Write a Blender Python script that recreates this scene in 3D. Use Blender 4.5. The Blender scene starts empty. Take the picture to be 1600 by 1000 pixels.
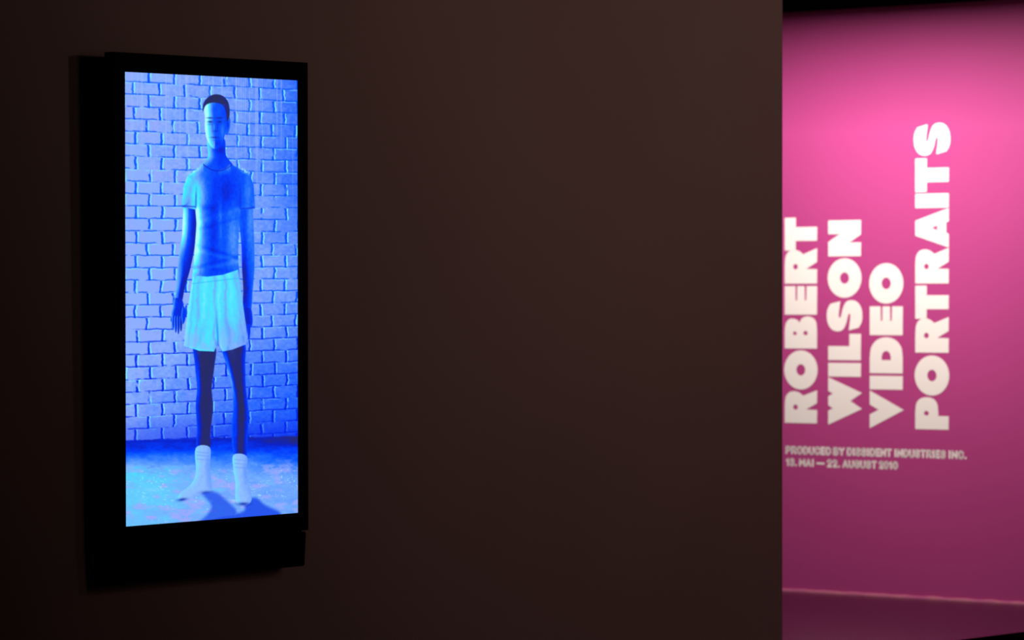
import bpy, bmesh, math, random
import numpy as np
from mathutils import Vector, Matrix

random.seed(4); rng = np.random.default_rng(4)
scene = bpy.context.scene
col = scene.collection

# ------------------------------------------------------------------ camera
cd = bpy.data.cameras.new('camera'); cam = bpy.data.objects.new('camera', cd); col.objects.link(cam)
cd.sensor_width = 36.0; cd.lens = 135.0
cam.location = (0, 0, 1.32)
cam.rotation_euler = (math.pi/2 - math.atan(20/6000), 0, 0)
cd.dof.use_dof = True; cd.dof.focus_distance = 12.6; cd.dof.aperture_fstop = 3.8
cd.clip_end = 200
scene.camera = cam

# ------------------------------------------------------------------ world, exposure
w = bpy.data.worlds.new('dark_room'); scene.world = w; w.use_nodes = True
w.node_tree.nodes['Background'].inputs[0].default_value = (0, 0, 0, 1)
w.node_tree.nodes['Background'].inputs[1].default_value = 0
vs = scene.view_settings
vs.view_transform = 'Standard'; vs.look = 'None'; vs.exposure = 0; vs.gamma = 1; vs.use_curve_mapping = False

# ------------------------------------------------------------------ room frame: a along the grey wall, b into it, z up
YAW = math.radians(51.027)
T0 = Vector((-0.965, 12.425, 0))
D = Vector((math.cos(YAW), math.sin(YAW), 0)); N = Vector((math.sin(YAW), -math.cos(YAW), 0))
def room(a, b, z): return T0 + D*a - N*b + Vector((0, 0, z))
WALL_B = 0.10          # front face of the grey wall
WALL_END = 3.347       # its free end
PINK_A = 5.637         # face of the magenta wall
CEIL = 3.35

def lamp(name, kind, loc, target, energy, color, parent=None, **kw):
    l = bpy.data.lights.new(name, kind); l.energy = energy; l.color = color
    for k, v in kw.items(): setattr(l, k, v)
    o = bpy.data.objects.new(name, l); col.objects.link(o)
    o.location = loc
    o.rotation_euler = (Vector(target) - Vector(loc)).to_track_quat('-Z', 'Y').to_euler()
    return o

# a dim warm track spot and an added unseen soft fill panel light the grey wall
SPOTS = [(room(3.7, -5.4, 2.80), room(2.0, .14, 4.0), 100, 84)]
for p_, t_, e_, ang_ in SPOTS:
    lamp('track_spot_light', 'SPOT', p_, t_, e_, (1, .64, .53), spot_size=math.radians(ang_), spot_blend=1.0, shadow_soft_size=.18)
lamp('soft_fill_light', 'AREA', room(2.0, -6.0, 2.3), room(3.0, -5.4, 2.3), 40, (1, .66, .56), shape='RECTANGLE', size=5.0, size_y=1.8)
# linear wall washer for the magenta wall, with a flap that cuts its light off at the top
WASH_LOC = room(3.70, .96, 3.10)
lamp('wall_washer_light', 'AREA', WASH_LOC, room(PINK_A, 0.96, 1.86), 46, (1, .86, .79),
     shape='RECTANGLE', size=1.1, size_y=.075, spread=math.radians(108))

# ------------------------------------------------------------------ materials
def mat(name, color, rough=.7, spec=.3, noise=0, scale=8, bump=0, bscale=60, color2=None):
    m = bpy.data.materials.new(name); m.use_nodes = True
    nt = m.node_tree; b = nt.nodes['Principled BSDF']
    b.inputs['Base Color'].default_value = (*color, 1)
    b.inputs['Roughness'].default_value = rough
    b.inputs['Specular IOR Level'].default_value = spec
    tc = nt.nodes.new('ShaderNodeTexCoord')
    if noise or color2:
        n = nt.nodes.new('ShaderNodeTexNoise'); n.inputs['Scale'].default_value = scale; n.inputs['Detail'].default_value = 5
        nt.links.new(tc.outputs['Object'], n.inputs['Vector'])
        r = nt.nodes.new('ShaderNodeValToRGB')
        c2 = color2 or tuple(c*(1-noise) for c in color)
        r.color_ramp.elements[0].position = .35; r.color_ramp.elements[1].position = .65
        r.color_ramp.elements[0].color = (*c2, 1); r.color_ramp.elements[1].color = (*color, 1)
        nt.links.new(n.outputs['Fac'], r.inputs['Fac']); nt.links.new(r.outputs['Color'], b.inputs['Base Color'])
    if bump:
        n2 = nt.nodes.new('ShaderNodeTexNoise'); n2.inputs['Scale'].default_value = bscale; n2.inputs['Detail'].default_value = 4
        nt.links.new(tc.outputs['Object'], n2.inputs['Vector'])
        bp = nt.nodes.new('ShaderNodeBump'); bp.inputs['Strength'].default_value = bump; bp.inputs['Distance'].default_value = .01
        nt.links.new(n2.outputs['Fac'], bp.inputs['Height']); nt.links.new(bp.outputs['Normal'], b.inputs['Normal'])
    return m
M = {
 'grey_wall': mat('grey_brown_wall_paint', (.27, .205, .19), .75, .2, noise=.05, scale=1.5, bump=.06, bscale=140),
 'pink_wall': mat('magenta_wall_paint', (.46, .056, .245), .6, .2, noise=.03, scale=2, bump=.04, bscale=90),
 'dark_wall': mat('dark_wall_paint', (.03, .027, .026), .9, .1, noise=.1, scale=2),
 'ceiling': mat('black_ceiling_paint', (.012, .011, .011), .9, .1, noise=.1, scale=2),
 'floor': mat('dark_sealed_floor', (.010, .0015, .004), .22, .24, noise=.2, scale=3, bump=.03, bscale=25),
 'dark_floor_slab': mat('black_floor_slab', (.008, .006, .005), 1, 0, noise=.4, scale=120, bump=.3, bscale=300),
 'ledge_highlight': mat('pale_ledge_highlight', (.62, .20, .30), .5, .3, scale=9, color2=(.56, .12, .31)),
 'vinyl': mat('white_vinyl', (.93, .90, .88), .5, .3, noise=.02, scale=6),
 'bezel': mat('black_bezel_plastic', (.0015, .0015, .002), .7, .05, noise=.1, scale=20),
 'chassis': mat('black_painted_steel', (.005, .005, .005), .7, .1, noise=.1, scale=20),
 'speaker': mat('black_speaker_cloth', (.003, .003, .003), .9, .05, noise=.3, scale=200),
 'steel': mat('dark_bracket_steel', (.03, .03, .03), .5, .3, noise=.1, scale=30),
 'fixture': mat('black_fixture_metal', (.012, .012, .012), .6, .2, noise=.1, scale=30),
}

# ------------------------------------------------------------------ helpers
def link(name, mesh, m, parent=None, loc=None, rot=None):
    o = bpy.data.objects.new(name, mesh); col.objects.link(o)
    if m: mesh.materials.append(m)
    if parent: o.parent = parent
    if loc is not None: o.location = loc
    if rot is not None: o.rotation_euler = rot
    return o
def box_bm(bm, x0, x1, y0, y1, z0, z1):
    v = [bm.verts.new(p) for p in [(x0,y0,z0),(x1,y0,z0),(x1,y1,z0),(x0,y1,z0),(x0,y0,z1),(x1,y0,z1),(x1,y1,z1),(x0,y1,z1)]]
    for f in [(0,3,2,1),(4,5,6,7),(0,1,5,4),(1,2,6,5),(2,3,7,6),(3,0,4,7)]: bm.faces.new([v[i] for i in f])
def mesh_of(bm, name, bevel=0, seg=2):
    bmesh.ops.recalc_face_normals(bm, faces=bm.faces)
    if bevel: bmesh.ops.bevel(bm, geom=list(bm.edges), offset=bevel, segments=seg, affect='EDGES', profile=.5)
    me = bpy.data.meshes.new(name); bm.to_mesh(me); bm.free(); return me
def box(name, dims, m, parent=None, loc=None, rot=None, bevel=0, seg=2):
    bm = bmesh.new(); box_bm(bm, *dims); return link(name, mesh_of(bm, name, bevel, seg), m, parent, loc, rot)
def tag(o, label, cat, group=None):
    o['label'] = label; o['category'] = cat
    if group: o['group'] = group
    return o
def empty(name, loc, rot=(0,0,0)):
    o = bpy.data.objects.new(name, None); col.objects.link(o); o.location = loc; o.rotation_euler = rot; o.empty_display_size = .1
    return o
def struct(o, label=None):
    o['kind'] = 'structure'
    if label: o['label'] = label
    return o

# ------------------------------------------------------------------ the setting (room-frame boxes: x = a, y = b)
R0 = (0, 0, YAW)
def rbox(name, a0, a1, b0, b1, z0, z1, m):
    ca, cb = (a0+a1)/2, (b0+b1)/2
    return box(name, (a0-ca, a1-ca, b0-cb, b1-cb, 0, z1-z0), m, None, room(ca, cb, z0), R0)
A0, A1, B0, B1 = -12.0, PINK_A, -9.6, 3.4
struct(rbox('floor', A0, A1+.2, B0, B1, -.2, 0, M['floor']), 'dark sealed floor reflecting the magenta wall')
struct(rbox('ceiling', A0, A1+.2, B0, B1, CEIL, CEIL+.2, M['ceiling']), 'black ceiling')
struct(rbox('wall_left', A0, WALL_END, WALL_B, WALL_B+.25, 0, CEIL, M['grey_wall']), 'grey brown partition wall carrying the video screen')
struct(rbox('wall_back', PINK_A, PINK_A+.2, B0, B1, 0, 2.69, M['pink_wall']), 'magenta painted wall with white lettering')
struct(rbox('shade_band_1', PINK_A, PINK_A+.2, B0, B1, 2.69, CEIL, M['ceiling']), 'black band painted as the unlit top of the magenta wall')  # black paint stands in for shade above the washer's cutoff
struct(rbox('wall_right', A0, A1+.2, B0-.2, B0, 0, CEIL, M['dark_wall']))
struct(rbox('wall_front', A0-.2, A0, B0, B1, 0, CEIL, M['dark_wall']))
struct(rbox('wall_corridor', A0, A1+.2, B1, B1+.2, 0, CEIL, M['dark_wall']))
# uneven ledge along the foot of the magenta wall, its highlight painted paler
bm = bmesh.new(); n = 120; prev = None
for i in range(n+1):
    b = B0 + (B1-B0)*i/n if i in (0, n) else -1.2 + 3.6*i/n
    h = .010 + .001*math.sin(i*1.3) + .002*random.random(); p = .007 + .002*random.random()
    ring = [bm.verts.new((0, b, 0)), bm.verts.new((-p*1.2, b, 0)), bm.verts.new((-p, b, h*.8)), bm.verts.new((-p*.4, b, h)), bm.verts.new((0, b, h))]
    if prev:
        for k in range(5): bm.faces.new([prev[k], prev[(k+1) % 5], ring[(k+1) % 5], ring[k]])
    prev = ring
struct(link('baseboard_back', mesh_of(bm, 'baseboard_back'), M['ledge_highlight'], None, room(PINK_A, 0, 0), R0), 'thin ledge along the foot of the magenta wall, highlight painted pale pink')
# thin black slab added to darken the gallery floor in front of the partition
cp = rbox('dark_floor_slab', A0+.05, PINK_A-.35, B0+.05, -.40, 0, .006, M['dark_floor_slab'])
tag(cp, 'thin black slab covering the gallery floor in front of the grey partition', 'dark_floor_slab')

# ------------------------------------------------------------------ the picture on the screen: painted on a fine grid of points
NX, NY = 330, 860
u, v = np.meshgrid(np.linspace(0, 1, NX), np.linspace(0, 1, NY))
X = 196 + 269*u                       # picture units, y down
Y = (113 + 12*u) + (709 - 32*u)*v
def vnoise(x, y, seed=0):
    r = np.random.default_rng(seed).random((64, 64))
    xi = np.floor(x).astype(int); yi = np.floor(y).astype(int)
    fx = x - xi; fy = y - yi; fx = fx*fx*(3-2*fx); fy = fy*fy*(3-2*fy)
    g = lambda a, b: r[b % 64, a % 64]
    return (g(xi, yi)*(1-fx)+g(xi+1, yi)*fx)*(1-fy) + (g(xi, yi+1)*(1-fx)+g(xi+1, yi+1)*fx)*fy
def fbm(x, y, seed=0, o=4):
    return sum(vnoise(x*2**k, y*2**k, seed+k)*.5**k for k in range(o))/(2-.5**(o-1))
def ss(a, b, x):
    t = np.clip((x-a)/(b-a), 0, 1); return t*t*(3-2*t)
def mix(a, b, t): return a*(1-t[..., None]) + b*t[..., None]
C = lambda *c: np.array(c, float)/255
RAMP = [(0, C(38, 46, 92)), (.12, C(36, 40, 125)), (.22, C(10, 34, 200)), (.34, C(0, 58, 252)), (.46, C(10, 92, 255)), (.58, C(58, 130, 255)), (.70, C(105, 170, 255)), (.84, C(62, 235, 255)), (1, C(175, 255, 255))]
def ramp(t):
    xs = [r[0] for r in RAMP]
    return np.stack([np.interp(t, xs, [r[1][k] for r in RAMP]) for k in range(3)], -1)

# brick wall
WALL_FOOT = 686 - 6*u + 3*fbm(X/9, Y/9, 3)
rowf = (v*36.6) + .12*(fbm(X/14, Y/40, 11)-.5) + .18
row = np.floor(rowf).astype(int)
half = (row % 2)*.5
jit = np.random.default_rng(8).random(60)*.16
bx = (X-196)/39.0 + half + jit[row % 60] + .10*(fbm(X/20, Y/9, 21)-.5)
bi = np.floor(bx).astype(int)
fx = (bx-bi)*39.0; fy = (rowf-row)*19.4
rj = np.random.default_rng(5).random((60, 16))
tone = rj[row % 60, bi % 16]
wob = 1.6*(fbm(X/5, Y/5, 31)-.5)
left = 1 - u
lum = .50 + .60*left + .10*(tone-.5) + .25*(fbm(X/60, Y/60, 41)-.5)
lum -= .62*ss(440, 690, Y)*(.30+.70*u) + .25*ss(.78, 1.0, u)*(1-ss(.25, .5, v))
lum = np.clip(lum + .18*ss(.15, .45, v)*(1-ss(.5, .75, v)) + .42*(fbm(X/4.5, Y/3.6, 51)-.5), 0, 1)
img = mix(C(30, 95, 255)[None, None], C(138, 176, 255)[None, None], lum)
img = mix(img, C(165, 165, 255)[None, None], .45*np.clip(fbm(X/34, Y/34, 61)-.42, 0, 1)*2*left)
dx = np.minimum(fx, 39-fx); dy = np.minimum(fy, 19.4-fy)
broken_h = ss(.30, .50, fbm(X/13, Y/6, 71)); broken_v = ss(.22, .40, fbm(X/7, Y/12, 72))
dark_h = (1-ss(.5, 1.7, np.abs(fy-18.0+wob)))*broken_h
lite_h = (1-ss(.4, 1.4, np.abs(fy-.8+wob)))*ss(.45, .7, fbm(X/17, Y/5, 73))
dark_v = (1-ss(.9, 2.2, np.abs(fx-37.0+wob)))*broken_v
lite_v = (1-ss(.5, 1.6, np.abs(fx-.9+wob)))*broken_v
low = ss(420, 600, Y)
img = mix(img, C(130, 248, 255)[None, None], np.clip(.85*lite_v+.45*lite_h, 0, 1)*(1-.45*low*u))
dk = mix(np.broadcast_to(C(0, 84, 255), img.shape), np.broadcast_to(C(0, 36, 235), img.shape), low)
img = mix(img, dk, np.clip(.72*dark_h + .95*dark_v, 0, .95))
# faint vertical streaks towards the top
st = ss(.55, .82, vnoise(X/1.7, v*2.2, 81))*(1-ss(.05, .42, v))*ss(.25, .6, vnoise(X/14, v*3, 82))
img = mix(img, C(165, 190, 255)[None, None], .45*st)
# foot of the wall falls dark
img = mix(img, C(6, 34, 235)[None, None], .65*ss(635, 690, Y)*(.55+.45*u))

# floor of the picture
fl = ss(-1.5, 1.5, Y-WALL_FOOT)
fd = np.clip((Y-WALL_FOOT)/130, 0, 1)
blob0 = lambda cx, cy, rx, ry: np.exp(-((X-cx)/rx)**2-((Y-cy)/ry)**2)
n1 = fbm(X/26, Y/9, 91); n2 = fbm(X/5, Y/2.6, 92)
ft = .40 + .34*ss(.02, .45, fd)*(.75+.35*(1-u)) + .18*(n1-.5) + .08*(n2-.5) - .16*(1-ss(.0, .30, fd)) + .10*blob0(.30*0+230, 768, 40, 26) - .10*ss(.55, 1, u)*(1-ss(.3,.6,fd))
fcol = ramp(np.clip(ft, .05, .95))
fcol = mix(fcol, C(135, 180, 255)[None, None], .5*ss(.25, .6, fd))
fcol = mix(fcol, C(165, 170, 255)[None, None], np.clip(ss(.50, .72, fbm(X/18, Y/8, 93))*.75*ss(.15, .5, fd), 0, 1))
spk = ss(.78, .9, vnoise(X/3.4, Y/1.7, 94))*ss(.2, .5, fd)*ss(.45, .6, fbm(X/40, Y/20, 95))
fcol = mix(fcol, C(170, 235, 255)[None, None], .5*spk)
def poly_sdf(pts, pad=6):
    p = np.array(pts, float); q = np.roll(p, -1, 0)
    sel = (X > p[:, 0].min()-pad) & (X < p[:, 0].max()+pad) & (Y > p[:, 1].min()-pad) & (Y < p[:, 1].max()+pad)
    x = X[sel]; y = Y[sel]; d2 = np.full(x.shape, 1e9); ins = np.zeros(x.shape, bool)
    for (ax, ay), (bx_, by_) in zip(p, q):
        ex, ey = bx_-ax, by_-ay; L = ex*ex+ey*ey+1e-9
        t = np.clip(((x-ax)*ex+(y-ay)*ey)/L, 0, 1)
        d2 = np.minimum(d2, (x-ax-t*ex)**2+(y-ay-t*ey)**2)
        if abs(ey) > 1e-9: ins ^= ((ay > y) != (by_ > y)) & (x < ex*(y-ay)/ey+ax)
    d = np.full(X.shape, -99.0); d[sel] = np.where(ins, 1, -1)*np.sqrt(d2); return d
def smooth(pts, n=5):
    p = np.array(pts, float); k = len(p); out = []
    for i in range(k):
        a, b, c, e = p[i-1], p[i], p[(i+1) % k], p[(i+2) % k]
        for j in range(n):
            t = j/n; out.append(.5*((2*b)+(c-a)*t+(2*a-5*b+4*c-e)*t*t+(3*b-a-3*c+e)*t**3))
    return out
# soft shadow of the figure on the floor
sh1 = ss(-4, 4, poly_sdf(smooth([(312,770),(334,770),(352,784),(366,800),(356,815),(300,824),(318,806),(326,790)])))
sh2 = ss(-4, 4, poly_sdf(smooth([(378,784),(396,778),(412,790),(436,802),(420,812),(300,828),(330,808),(376,800)])))
fcol = mix(fcol, C(24, 70, 235)[None, None], .85*np.maximum(sh1*.85, sh2))
img = mix(img, fcol, fl)

# the standing figure: a plain, generic man in a tucked-in shirt, pale shorts and socks
def part(pts, base, r, kl=.35, kr=.12, grain=.06, sm=True, seed=0, extra=None, aa=.8, tint=None, tk=0):
    global img
    d = poly_sdf(smooth(pts) if sm else pts)
    mk = ss(-aa, aa, d)
    gx = np.gradient(d, axis=1)/np.gradient(X, axis=1)
    k = 1-np.clip(d/r, 0, 1)
    nx = np.clip(-gx*k, -1, 1)
    t = base + kl*np.clip(-nx, 0, 1) + kr*np.clip(nx, 0, 1) + grain*(fbm(X/3, Y/5, 200+seed)-.5)*2
    if extra is not None: t = t + extra
    c = ramp(np.clip(t, 0, 1))
    if tint is not None: c = mix(c, np.broadcast_to(tint, c.shape), np.full(X.shape, tk))
    img = mix(img, c, mk)
    return d
def blob(cx, cy, rx, ry, ang=0):
    ca, sa = math.cos(ang), math.sin(ang)
    a = ((X-cx)*ca+(Y-cy)*sa)/rx; b = (-(X-cx)*sa+(Y-cy)*ca)/ry
    return np.exp(-(a*a+b*b))
def lay(c, amount):
    global img
    img = mix(img, C(*c)[None, None], np.clip(amount, 0, 1))
# legs
part([(300,536),(332,540),(331,575),(327,606),(329,636),(325,675),(323,706),(304,706),(304,668),(302,634),(304,606),(301,570)], .05, 9, .34, .06, .04, seed=1, extra=.10*blob(307,590,3,40)+.06*blob(312,665,3,30))
part([(343,536),(378,532),(380,570),(381,606),(385,640),(384,680),(381,716),(363,714),(358,672),(361,636),(358,604),(350,570)], .10, 9, .36, .26, .05, seed=2, extra=.24*blob(357,592,2.6,32,-.2)+.16*blob(366,670,3,26)-.08*blob(374,625,5,50))
# socks and feet
part([(302,700),(324,699),(324,728),(326,752),(326,767),(312,770),(297,778),(283,782),(274,778),(279,769),(294,757),(302,738)], .70, 9, .16, -.14, .05, seed=3, extra=-.07*blob(320,735,4,30), tint=C(178,205,255), tk=.5)
part([(361,711),(382,713),(382,740),(387,762),(390,780),(384,789),(370,790),(364,779),(364,755),(361,735)], .70, 9, .16, -.14, .05, seed=4, extra=-.07*blob(379,745,4,30), tint=C(178,205,255), tk=.5)
lay((8,30,170), .8*blob(281,780.5,7,2.2,-.15) + .75*blob(377,788,10,2.6) + .5*blob(318,769,8,2.2,-.1))
for yy, xa, xb in ((706,303,323),(711,303,323),(717,303,323),(718,362,381),(724,362,381),(730,362,381)):
    lay((95,140,255), .4*np.exp(-((Y-yy-.1*(X-xa))/1.0)**2)*((X > xa) & (X < xb)))
# arms and hands
part([(287,300),(303,300),(304,340),(301,384),(294,420),(286,448),(280,474),(270,472),(273,440),(276,404),(281,372),(283,335)], .24, 9, .50, -.06, .04, seed=5, extra=.44*blob(287,350,7,40,.05)+.10*blob(279,430,3,30,.2))
part([(270,466),(281,468),(284,480),(283,492),(279,499),(267,499),(265,490),(267,480)], .28, 5, .44, .02, .05, seed=6)
for k_, (xf_, yf_) in enumerate([(266.2, 512), (270.0, 518), (274.0, 520), (278.0, 516)]):
    part([(xf_-.2, 494), (xf_+3.4, 494), (xf_+3.6, 505), (xf_+2.6, yf_), (xf_+.4, yf_), (xf_-.8, 505)], .30-.03*k_, 2.4, .40, -.06, .04, seed=20+k_, aa=.6)
part([(283,478),(287,486),(286,500),(282,506),(280,492)], .30, 3, .3, .02, .04, seed=16)
part([(371,300),(390,296),(393,335),(395,384),(395,420),(392,455),(389,486),(377,486),(377,450),(375,418),(374,380),(370,340)], .40, 7, .06, .14, .05, seed=7, extra=.16*blob(387,350,5,52)-.30*blob(378,440,5,50)-.10*blob(386,460,6,30))
part([(377,482),(389,482),(392,498),(391,508),(386,513),(373,512),(371,503),(374,492)], .22, 5, .12, .16, .05, seed=8)
for k_, (xf_, yf_) in enumerate([(371.5, 526), (375.6, 532), (380.0, 533), (384.6, 529)]):
    part([(xf_-.2, 507), (xf_+3.6, 507), (xf_+3.8, 518), (xf_+2.4, yf_), (xf_+.2, yf_), (xf_-.6, 518)], .17+.03*k_, 2.4, .10, .16, .04, seed=30+k_, aa=.6)
part([(373,490),(370,500),(368,512),(372,516),(376,502)], .27, 3, .12, .1, .04, seed=17)
# neck, plain short-sleeved shirt
part([(322,216),(347,216),(350,242),(362,262),(337,274),(310,262),(322,244)], .40, 11, .50, -.06, .04, seed=10, extra=-.14*blob(340,234,9,6)-.08*blob(342,252,6,12))
te = (.42*blob(302,300,15,36) + .36*blob(307,378,10,60) - .10*blob(330,360,6,60) - .14*blob(350,300,16,26)
      + .20*blob(360,372,9,50) + .10*blob(341,345,3,40) - .10*blob(320,324,12,5) + .16*blob(384,300,6,24))
fold2 = sum(a_*np.exp(-((Y-y0-s_*(X-335))/w_)**2) for a_, y0, s_, w_ in [(-.06,392,.30,3),(.06,399,.26,3),(-.06,409,-.24,3),(.05,416,-.2,3),(-.05,421,.12,3),(.05,338,-.32,4),(-.05,350,-.28,3)])
shirt = part([(316,257),(324,263),(337,266),(350,262),(357,256),(374,264),(387,271),(394,288),(396,324),(373,329),(371,350),(369,392),(371,434),(346,438),(320,440),(297,436),(301,390),(304,350),(302,327),(281,323),(284,291),(290,275),(302,265)], .40, 11, .40, .08, .05, sm=False, seed=11, extra=te+fold2)
lay((6,30,200), .7*np.exp(-((Y-(266.5-.020*(X-337)**2))/1.3)**2)*((X > 314) & (X < 359)))
lay((8,36,215), .6*np.exp(-((Y-322-.07*(X-290))/1.2)**2)*((X > 281) & (X < 303)) + .6*np.exp(-((Y-325+.06*(X-385))/1.2)**2)*((X > 373) & (X < 396)))
lay((10,40,225), .55*np.exp(-((X-302.5+.02*(Y-340))/1.5)**2)*ss(285,310,Y)*(1-ss(320,330,Y)) + .55*np.exp(-((X-372.5)/1.5)**2)*ss(285,310,Y)*(1-ss(320,330,Y)))
lay((170,252,255), (.9*blob(300,267,10,2.6,-.5)*ss(.3,.6,fbm(X/3,Y/3,301)) + .9*blob(380,267,9,2.8,.45)*ss(.35,.6,fbm(X/2,Y/2,302))))
# shorts
Xw = X + 12*(fbm(X/22, Y/26, 307)-.5)
fold = sum(a_*np.exp(-((Xw-x0-s_*(Y-430))/w_)**2)*(.4+.9*fbm(X/15, Y/30, 308)) for a_, x0, s_, w_ in [(-.12,312,-.10,2.5),(.06,320,-.08,2.5),(-.14,331,.02,2.2),(.06,339,.0,3),(-.13,348,.06,2.2),(.05,356,.08,2.5),(-.10,364,.10,2.5),(-.10,304,-.13,1.8)])
part([(298,430),(320,432),(345,429),(369,421),(373,450),(379,492),(384,528),(381,538),(360,546),(344,549),(337,534),(331,549),(308,548),(284,540),(287,510),(292,470)], .83, 7, .10, -.10, .03, seed=9, sm=False, extra=fold*.9 - .16*ss(470, 545, Y)*ss(325, 380, X), tint=C(165,190,255), tk=.12)
lay((150,180,255), .55*ss(480,540,Y)*ss(.40,.62,fbm(X/9,Y/22,305))*(poly_sdf([(290,480),(379,480),(384,528),(381,538),(344,549),(337,534),(331,549),(284,540)]) > 0))
lay((40,110,255), .7*np.exp(-((X-337-.05*(Y-534))/1.6)**2)*ss(478,520,Y)*(Y < 540))
lay((90,160,255), .5*blob(352,515,4,26,-.2) + .4*blob(312,520,4,24,.2))
lay((50,170,255), .5*np.exp(-((Y-439+.12*(X-330))/1.1)**2)*((X > 297) & (X < 371)))
# head: plain, generic features
part([(350,184),(356,183),(357,196),(353,209),(349,207)], .42, 4, .06, .1, .04, seed=12, extra=-.16*blob(353,195,1.4,5))
part([(317,182),(316,168),(321,157),(333,152),(345,156),(352,168),(352,188),(349,208),(344,223),(336,232),(328,230),(320,217),(317,200)], .42, 15, .72, -.06, .03, seed=13, extra=.14*blob(345,206,4,16)-.10*blob(334,224,9,5)+.10*blob(322,176,4,16))
part([(314,174),(315,161),(323,151),(334,147),(346,150),(354,160),(356,178),(352,190),(350,176),(345,164),(331,160),(319,164)], .03, 5, .14, .04, .08, seed=14)
lay((20,60,220), .5*blob(345,163,6,2.5,.5)*ss(.4,.6,fbm(X/2,Y/2,306)))
for ex_ in (325.5, 340.0):
    lay((14,26,150), .85*blob(ex_,190,3.8,1.7)); lay((14,26,150), .8*blob(ex_,184,5.0,1.2))
    lay((0,50,240), .35*blob(ex_,194,4.5,1.6))
lay((0,50,240), .6*blob(336.5,197,1.5,8)); lay((6,36,200), .7*blob(333.5,204.5,4,1.4))
lay((90,190,255), .6*blob(331.5,198,1.2,6))
lay((8,26,175), .8*blob(332.5,214.5,6,1.2)); lay((0,60,245), .4*blob(332.5,219,4.5,1.2))
img = np.clip(img + .02*(rng.random(X.shape)[..., None]-.5), 0, 1)
lin = np.where(img <= .04045, img/12.92, ((img+.055)/1.055)**2.4)

def screen_mesh(wd, ht):
    me = bpy.data.meshes.new('screen')
    P = np.zeros((NY*NX, 3), np.float32)
    P[:, 0] = (-wd/2 + wd*u).ravel(); P[:, 2] = (ht/2 - ht*v).ravel()
    i = (np.arange(NY-1)[:, None]*NX + np.arange(NX-1)[None]).ravel()
    F = np.stack([i, i+NX, i+NX+1, i+1], 1).astype(np.int32)
    me.vertices.add(len(P)); me.vertices.foreach_set('co', P.ravel())
    me.loops.add(F.size); me.loops.foreach_set('vertex_index', F.ravel())
    me.polygons.add(len(F)); me.polygons.foreach_set('loop_start', np.arange(0, F.size, 4, dtype=np.int32))
    me.update(calc_edges=True)
    at = me.color_attributes.new('picture', 'FLOAT_COLOR', 'POINT')
    at.data.foreach_set('color', np.concatenate([lin.reshape(-1, 3), np.ones((NX*NY, 1))], 1).astype(np.float32).ravel())
    return me
sm_ = bpy.data.materials.new('lit_display_panel'); sm_.use_nodes = True
nt = sm_.node_tree; pb = nt.nodes['Principled BSDF']
pb.inputs['Base Color'].default_value = (.004, .004, .005, 1); pb.inputs['Roughness'].default_value = .5; pb.inputs['Specular IOR Level'].default_value = .1
an = nt.nodes.new('ShaderNodeAttribute'); an.attribute_name = 'picture'
nt.links.new(an.outputs['Color'], pb.inputs['Emission Color']); pb.inputs['Emission Strength'].default_value = 1.0
sm_.cycles.emission_sampling = 'NONE'

# ------------------------------------------------------------------ the video display
tv = empty('video_display', (-0.96493, 12.42468, 1.34935))
tv.rotation_euler = (Matrix.Rotation(YAW, 3, 'Z') @ Matrix.Rotation(math.radians(.541), 3, 'X') @ Matrix.Rotation(math.radians(-.698), 3, 'Y')).to_euler()
tag(tv, 'tall black upright video screen glowing blue with standing man before a brick wall', 'video screen')
SW, SH = .807, 1.434
s_o = link('screen', screen_mesh(SW, SH), sm_, tv); s_o['label'] = 'glowing blue picture of a man standing before bricks'
# bezel: a mitred ring around the picture
def ring_frame(ox0, ox1, oz0, oz1, ix0, ix1, iz0, iz1, y0, y1):
    bm = bmesh.new(); L = []
    for y in (y0, y1):
        L.append([bm.verts.new((x, y, z)) for x, z in [(ox0,oz0),(ox1,oz0),(ox1,oz1),(ox0,oz1)]])
        L.append([bm.verts.new((x, y, z)) for x, z in [(ix0,iz0),(ix1,iz0),(ix1,iz1),(ix0,iz1)]])
    of, inf, ob, ib = L
    for k in range(4):
        j = (k+1) % 4
        bm.faces.new([of[k], of[j], inf[j], inf[k]]); bm.faces.new([ob[j], ob[k], ib[k], ib[j]])
        bm.faces.new([of[j], of[k], ob[k], ob[j]]); bm.faces.new([inf[k], inf[j], ib[j], ib[k]])
    return bm
link('bezel', mesh_of(ring_frame(-.462, .452, -.777, .778, -SW/2-.004, SW/2, -SH/2, SH/2, -.004, .034), 'bezel', .0015, 1), M['bezel'], tv)
box('chassis', (-.43, .42, .034, .085, -.74, .74), M['chassis'], tv, bevel=.012)
box('panel_back', (-.45, .44, .003, .034, -.765, .765), M['chassis'], tv)
# speaker unit hung under the panel, tapering slightly downwards
bm = bmesh.new(); box_bm(bm, -.462, .445, -.002, .08, -.896, -.7815)
for vv in bm.verts:
    if vv.co.z < -.85: vv.co.x *= .982
link('speaker_unit', mesh_of(bm, 'speaker_unit', .006, 3), M['speaker'], tv)
box('joining_strip', (-.44, .425, .004, .075, -.783, -.770), M['chassis'], tv)
for x in (-.22, .22):
    box('bracket', (x-.03, x+.03, .08, .1005, -.30, .30), M['steel'], tv, bevel=.003, seg=1)

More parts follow.
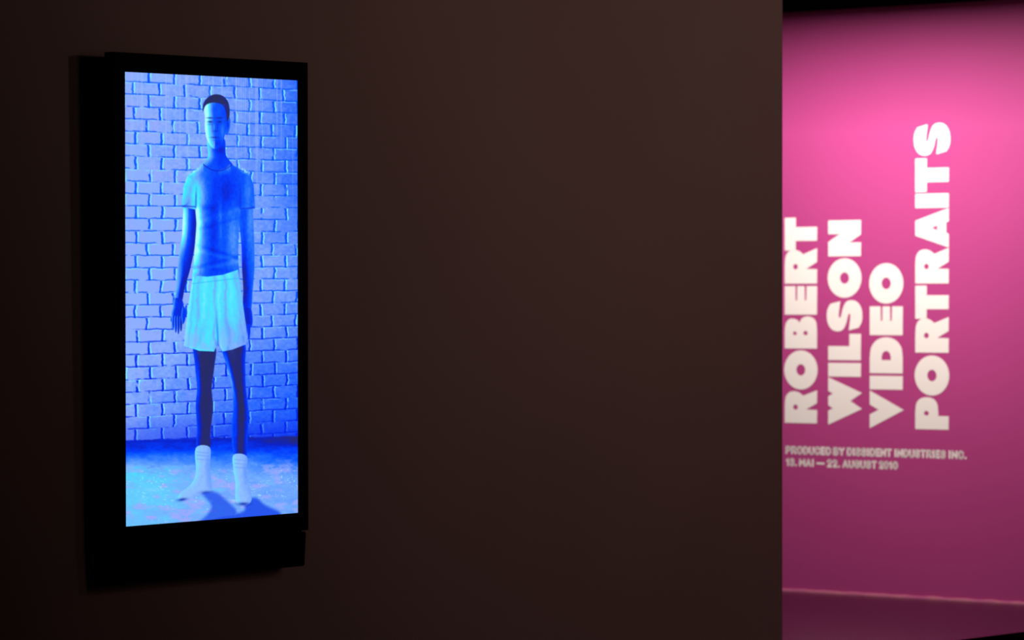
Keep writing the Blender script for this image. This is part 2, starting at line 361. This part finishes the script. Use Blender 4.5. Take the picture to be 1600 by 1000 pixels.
# ------------------------------------------------------------------ lettering on the magenta wall
def cr(*pts, n=7):
    p = np.array(pts, float); p = np.vstack([2*p[0]-p[1], p, 2*p[-1]-p[-2]]); out = []
    for i in range(1, len(p)-2):
        a, b, c, e = p[i-1:i+3]
        for j in range(n):
            t = j/n; out.append(tuple(.5*((2*b)+(c-a)*t+(2*a-5*b+4*c-e)*t*t+(3*b-a-3*c+e)*t**3)))
    out.append(tuple(p[-2])); return out
def ell(cx, cy, rx, ry, n=40): return [(cx+rx*math.cos(2*math.pi*i/n), cy+ry*math.sin(2*math.pi*i/n)) for i in range(n)]
G = {}
G['I'] = [[(0,0),(1,0),(1,1),(0,1)]]
G['T'] = [[(.29,0),(.71,0),(.71,.66),(1,.66),(1,1),(0,1),(0,.66),(.29,.66)]]
G['L'] = [[(0,0),(1,0),(1,.35),(.53,.35),(.53,1),(0,1)]]
G['E'] = [[(0,0),(1,0),(1,.32),(.5,.33),(.5,.38),(1,.39),(1,.61),(.5,.615),(.5,.665),(1,.675),(1,1),(0,1)]]
G['N'] = [[(0,0),(.38,0),(.38,.36),(.60,0),(1,0),(1,1),(.62,1),(.62,.64),(.40,1),(0,1)]]
G['V'] = [[(.5,0),(1,1),(.63,1),(.495,.74),(.365,1),(0,1)]]
G['W'] = [[(.345,0),(.51,.34),(.68,0),(1,1),(.71,1),(.66,.86),(.60,1),(.41,1),(.345,.86),(.295,1),(0,1)]]
G['A'] = [[(0,0),(.345,0),(.37,.075),(.64,.075),(.66,0),(1,0),(.69,1),(.31,1)], [(.43,.34),(.57,.34),(.505,.51)]]
G['O'] = [ell(.5,.5,.5,.5,56), ell(.5,.5,.145,.135)]
G['D'] = [[(0,0),(0,1),(.42,1)]+cr((.45,1),(.73,.95),(.93,.77),(1,.5),(.93,.23),(.73,.05),(.45,0)), [(.365,.36),(.365,.64),(.45,.64)]+cr((.46,.64),(.57,.60),(.62,.5),(.57,.40),(.46,.36))]
G['R'] = [[(0,0),(0,1),(.47,1)]+cr((.5,1),(.76,.975),(.91,.88),(.96,.73),(.93,.57),(.83,.43))+[(1,0),(.61,0),(.415,.34),(.405,0)], ell(.48,.665,.08,.075,16)]
G['P'] = [[(0,0),(0,1),(.5,1)]+cr((.53,1),(.80,.965),(.95,.85),(1,.655),(.95,.46),(.80,.345),(.55,.31))+[(.42,.31),(.42,0)], ell(.5,.665,.075,.075,16)]
G['B'] = [[(0,0),(0,1),(.5,1)]+cr((.56,1),(.78,.965),(.91,.86),(.925,.73),(.88,.61),(.80,.545))+cr((.815,.54),(.94,.46),(1,.30),(.95,.13),(.82,.03),(.58,0)), ell(.48,.355,.07,.07,16), ell(.47,.685,.06,.06,16)]
_s = cr((.85,.90),(.70,.975),(.52,1),(.28,.97),(.10,.86),(.04,.69),(.10,.54),(.28,.455),(.47,.41),(.555,.38),(.56,.35),(.50,.335),(.36,.345),(.07,.38))
G['S'] = [_s + [(1-x, 1-y) for x, y in _s]]
def flat_mesh(loops, sx, sy, th, xf):
    cu = bpy.data.curves.new('tmp', 'CURVE'); cu.dimensions = '2D'; cu.fill_mode = 'BOTH'; cu.extrude = th/2
    for lp in loops:
        sp = cu.splines.new('POLY'); sp.points.add(len(lp)-1); sp.use_cyclic_u = True
        for pnt, (x, y) in zip(sp.points, lp): pnt.co = (x*sx, y*sy, 0, 1)
    o = bpy.data.objects.new('tmp', cu); col.objects.link(o)
    bpy.context.view_layer.update()
    me = bpy.data.meshes.new_from_object(o.evaluated_get(bpy.context.evaluated_depsgraph_get()))
    bpy.data.objects.remove(o); bpy.data.curves.remove(cu)
    for vtx in me.vertices: vtx.co = xf(vtx.co)
    return me
# wall origin: s runs right along the magenta wall, t up
WALL_O = Vector((1.26339, 17.87390, 0))
WROT = (0, 0, YAW-math.pi/2)
MDIR = Vector((math.sin(YAW), -math.cos(YAW), 0))
TH = .002
CAP = {'ROBERT': (.009, .190), 'WILSON': (.253, .433), 'VIDEO': (.482, .661), 'PORTRAITS': (.729, .907)}
WORDS = {
 'ROBERT': [('R',.781,.937),('O',.937,1.121),('B',1.127,1.279),('E',1.284,1.419),('R',1.428,1.594),('T',1.582,1.737)],
 'WILSON': [('W',.777,.998),('I',.999,1.065),('L',1.075,1.199),('S',1.201,1.360),('O',1.362,1.546),('N',1.553,1.721)],
 'VIDEO': [('V',.765,.940),('I',.943,1.008),('D',1.017,1.184),('E',1.191,1.325),('O',1.335,1.522)],
 'PORTRAITS': [('P',.766,.914),('O',.919,1.103),('R',1.113,1.277),('T',1.266,1.419),('R',1.426,1.589),('A',1.588,1.768),('I',1.768,1.835),('T',1.840,1.995),('S',1.998,2.160)],
}
LAB = {'ROBERT': 'heavy white letters running up the magenta wall, column touching the grey partition edge',
       'WILSON': 'second column of heavy white letters on magenta wall, starting with a W',
       'VIDEO': 'shortest column of heavy white letters running up the magenta wall, reading VIDEO',
       'PORTRAITS': 'tallest and rightmost column of heavy white letters on magenta wall, reading PORTRAITS'}
for wd, letters in WORDS.items():
    top, base = CAP[wd]; z0 = letters[0][1]
    e = empty('wall_lettering', WALL_O + MDIR*((top+base)/2) + Vector((0, 0, z0)), WROT)
    tag(e, LAB[wd], 'wall lettering', 'title words on the magenta wall')
    for ch, a, b in letters:
        a += .0015; b -= .0015
        t_, b_ = top, base
        if ch == 'O': t_, b_ = top-.003, base+.003
        if ch == 'S': t_, b_ = top-.008, base+.008
        if ch in 'VW': b_ = base+.006
        c0 = (top+base)/2; h = b_-t_
        xf = lambda co, a=a, b_=b_: Vector((b_-co.y-c0, -(co.z+TH/2), co.x))
        link('letter', flat_mesh(G[ch], b-a, h, TH, xf), M['vinyl'], e, (0, 0, a-z0))

# small lines in condensed bold strokes
K = {  # strokes in a unit box; width factor first
 'P': (.62, [[(0,0),(0,1)],[(0,1),(.7,1),(1,.85),(1,.6),(.7,.45),(0,.45)]]),
 'R': (.66, [[(0,0),(0,1)],[(0,1),(.7,1),(1,.85),(1,.65),(.7,.48),(0,.48)],[(.5,.48),(1,0)]]),
 'O': (.68, [[(.3,0),(0,.25),(0,.75),(.3,1),(.7,1),(1,.75),(1,.25),(.7,0),(.3,0)]]),
 'D': (.66, [[(0,0),(0,1),(.6,1),(1,.75),(1,.25),(.6,0),(0,0)]]),
 'U': (.66, [[(0,1),(0,.22),(.3,0),(.7,0),(1,.22),(1,1)]]),
 'C': (.62, [[(1,.72),(.95,.85),(.7,1),(.3,1),(0,.75),(0,.25),(.3,0),(.7,0),(.95,.15),(1,.28)]]),
 'E': (.54, [[(1,0),(0,0),(0,1),(1,1)],[(0,.5),(.9,.5)]]),
 'B': (.64, [[(0,0),(0,1),(.7,1),(.95,.85),(.95,.65),(.7,.52),(0,.52)],[(.7,.52),(1,.4),(1,.15),(.7,0),(0,0)]]),
 'Y': (.66, [[(0,1),(.5,.45),(1,1)],[(.5,.45),(.5,0)]]),
 'I': (.16, [[(.5,0),(.5,1)]]),
 'S': (.60, [[(.97,.78),(.75,1),(.25,1),(.02,.8),(.1,.6),(.9,.42),(1,.2),(.75,0),(.25,0),(0,.2)]]),
 'N': (.68, [[(0,0),(0,1),(1,0),(1,1)]]),
 'T': (.60, [[(0,1),(1,1)],[(.5,1),(.5,0)]]),
 'M': (.84, [[(0,0),(0,1),(.5,.35),(1,1),(1,0)]]),
 'A': (.70, [[(0,0),(.5,1),(1,0)],[(.22,.3),(.78,.3)]]),
 'G': (.66, [[(1,.75),(.7,1),(.3,1),(0,.75),(0,.25),(.3,0),(.7,0),(1,.2),(1,.5),(.55,.5)]]),
 '1': (.36, [[(0,.78),(.7,1),(.7,0)]]),
 '2': (.58, [[(0,.75),(.25,1),(.75,1),(1,.8),(1,.62),(0,0),(1,0)]]),
 '3': (.58, [[(0,.82),(.25,1),(.8,1),(1,.8),(.8,.54),(.4,.54)],[(.8,.54),(1,.25),(.8,0),(.25,0),(0,.18)]]),
 '0': (.60, [[(.3,0),(0,.25),(0,.75),(.3,1),(.7,1),(1,.75),(1,.25),(.7,0),(.3,0)]]),
 '.': (.10, [[(.5,0),(.5,.04)]]),
 '-': (1.1, [[(0,.45),(1,.45)]]),
}
def stroke_quads(bm, pts, hw, th):
    for (x0, y0), (x1, y1) in zip(pts, pts[1:]):
        dx_, dy_ = x1-x0, y1-y0; L = math.hypot(dx_, dy_) or 1e-6; dx_, dy_ = dx_/L, dy_/L
        e = hw*.85
        q = [(x0-dx_*e-dy_*hw, y0-dy_*e+dx_*hw), (x1+dx_*e-dy_*hw, y1+dy_*e+dx_*hw), (x1+dx_*e+dy_*hw, y1+dy_*e-dx_*hw), (x0-dx_*e+dy_*hw, y0-dy_*e-dx_*hw)]
        f_ = [bm.verts.new((x, -th, y)) for x, y in q]; k_ = [bm.verts.new((x, 0, y)) for x, y in q]
        bm.faces.new(f_); bm.faces.new(k_[::-1])
        for i in range(4): bm.faces.new([f_[i], k_[i], k_[(i+1) % 4], f_[(i+1) % 4]])
def text_line(words, z, cap, name, label):
    s0 = words[0][1]; bm = bmesh.new()
    hw = cap*.122
    for word, a, b in words:
        ws = [K[c][0]*cap for c in word]; gap = 3.05*hw
        tot = sum(ws)+gap*(len(word)-1)+2*hw; sc = (b-a)/tot
        x = a + hw*sc
        for c, w_ in zip(word, ws):
            for st_ in K[c][1]:
                stroke_quads(bm, [(x-s0+px*w_*sc, hw+py*(cap-2*hw)) for px, py in st_], hw, .0012)
            x += (w_+gap)*sc
    o = link(name, mesh_of(bm, name), M['vinyl'], None, WALL_O + MDIR*s0 + Vector((0, 0, z)), WROT)
    tag(o, label, 'wall lettering', 'small text lines under the title')
text_line([('PRODUCED',.014,.267),('BY',.280,.342),('DISSIDENT',.356,.600),('INDUSTRIES',.615,.890),('INC.',.905,1.002)], .637, .038, 'credit_line', 'long small white line of text below the tall letter columns, reading PRODUCED BY')
text_line([('13.',.016,.077),('MAI',.090,.173),('-',.187,.232),('22.',.246,.317),('AUGUST',.332,.519),('2010',.532,.633)], .581, .037, 'date_line', 'short small white date line below the producer credit on magenta wall')

# ------------------------------------------------------------------ the lamps' bodies (above the frame)
ww = empty('wall_washer', room(3.70, .96, CEIL), R0)
tag(ww, 'black linear wall washer hung from ceiling before the magenta wall', 'ceiling lamp')
bm = bmesh.new()
box_bm(bm, -.20, -.185, -.55, .55, -.35, -.12); box_bm(bm, -.20, .10, -.55, .55, -.135, -.12)
box_bm(bm, -.20, .06, -.56, -.55, -.35, -.12); box_bm(bm, -.20, .06, .55, .56, -.35, -.12)
link('housing', mesh_of(bm, 'housing'), M['fixture'], ww)
FLAP_A = .24; FLAP_Z = -.334
bm = bmesh.new()
v_ = [bm.verts.new(p) for p in [(.10,-1.0,-.125),(FLAP_A,-1.0,FLAP_Z),(FLAP_A,1.0,FLAP_Z),(.10,1.0,-.125)]]
f_ = bm.faces.new(v_); bmesh.ops.solidify(bm, geom=[f_], thickness=.004)
link('flap', mesh_of(bm, 'flap'), M['fixture'], ww)
for y in (-.4, .4): box('hanger', (-.02, .02, y-.02, y+.02, -.125, 0), M['fixture'], ww)
TLAB = ['black cylindrical track spotlight on the gallery ceiling, aimed at the grey partition']
for (p_, t_, e_, ang_), lab_ in zip(SPOTS, TLAB):
    tr = empty('track_spotlight', (p_.x, p_.y, CEIL), R0); tag(tr, lab_, 'ceiling lamp')
    aim = Matrix.Rotation(-YAW, 3, 'Z') @ (t_ - p_).normalized()
    box('adapter', (-.05, .05, -.02, .02, -.04, 0), M['fixture'], tr)
    back = aim*-.11 + Vector((0, 0, p_.z-CEIL))
    box('stem', (back.x-.012, back.x+.012, back.y-.012, back.y+.012, back.z, -.04), M['fixture'], tr)
    bm = bmesh.new()
    bmesh.ops.create_cone(bm, cap_ends=True, segments=24, radius1=.045, radius2=.062, depth=.16)
    can = link('lamp_can', mesh_of(bm, 'lamp_can'), M['fixture'], tr, tuple(back - aim*.05))
    can.rotation_euler = aim.to_track_quat('Z', 'Y').to_euler()
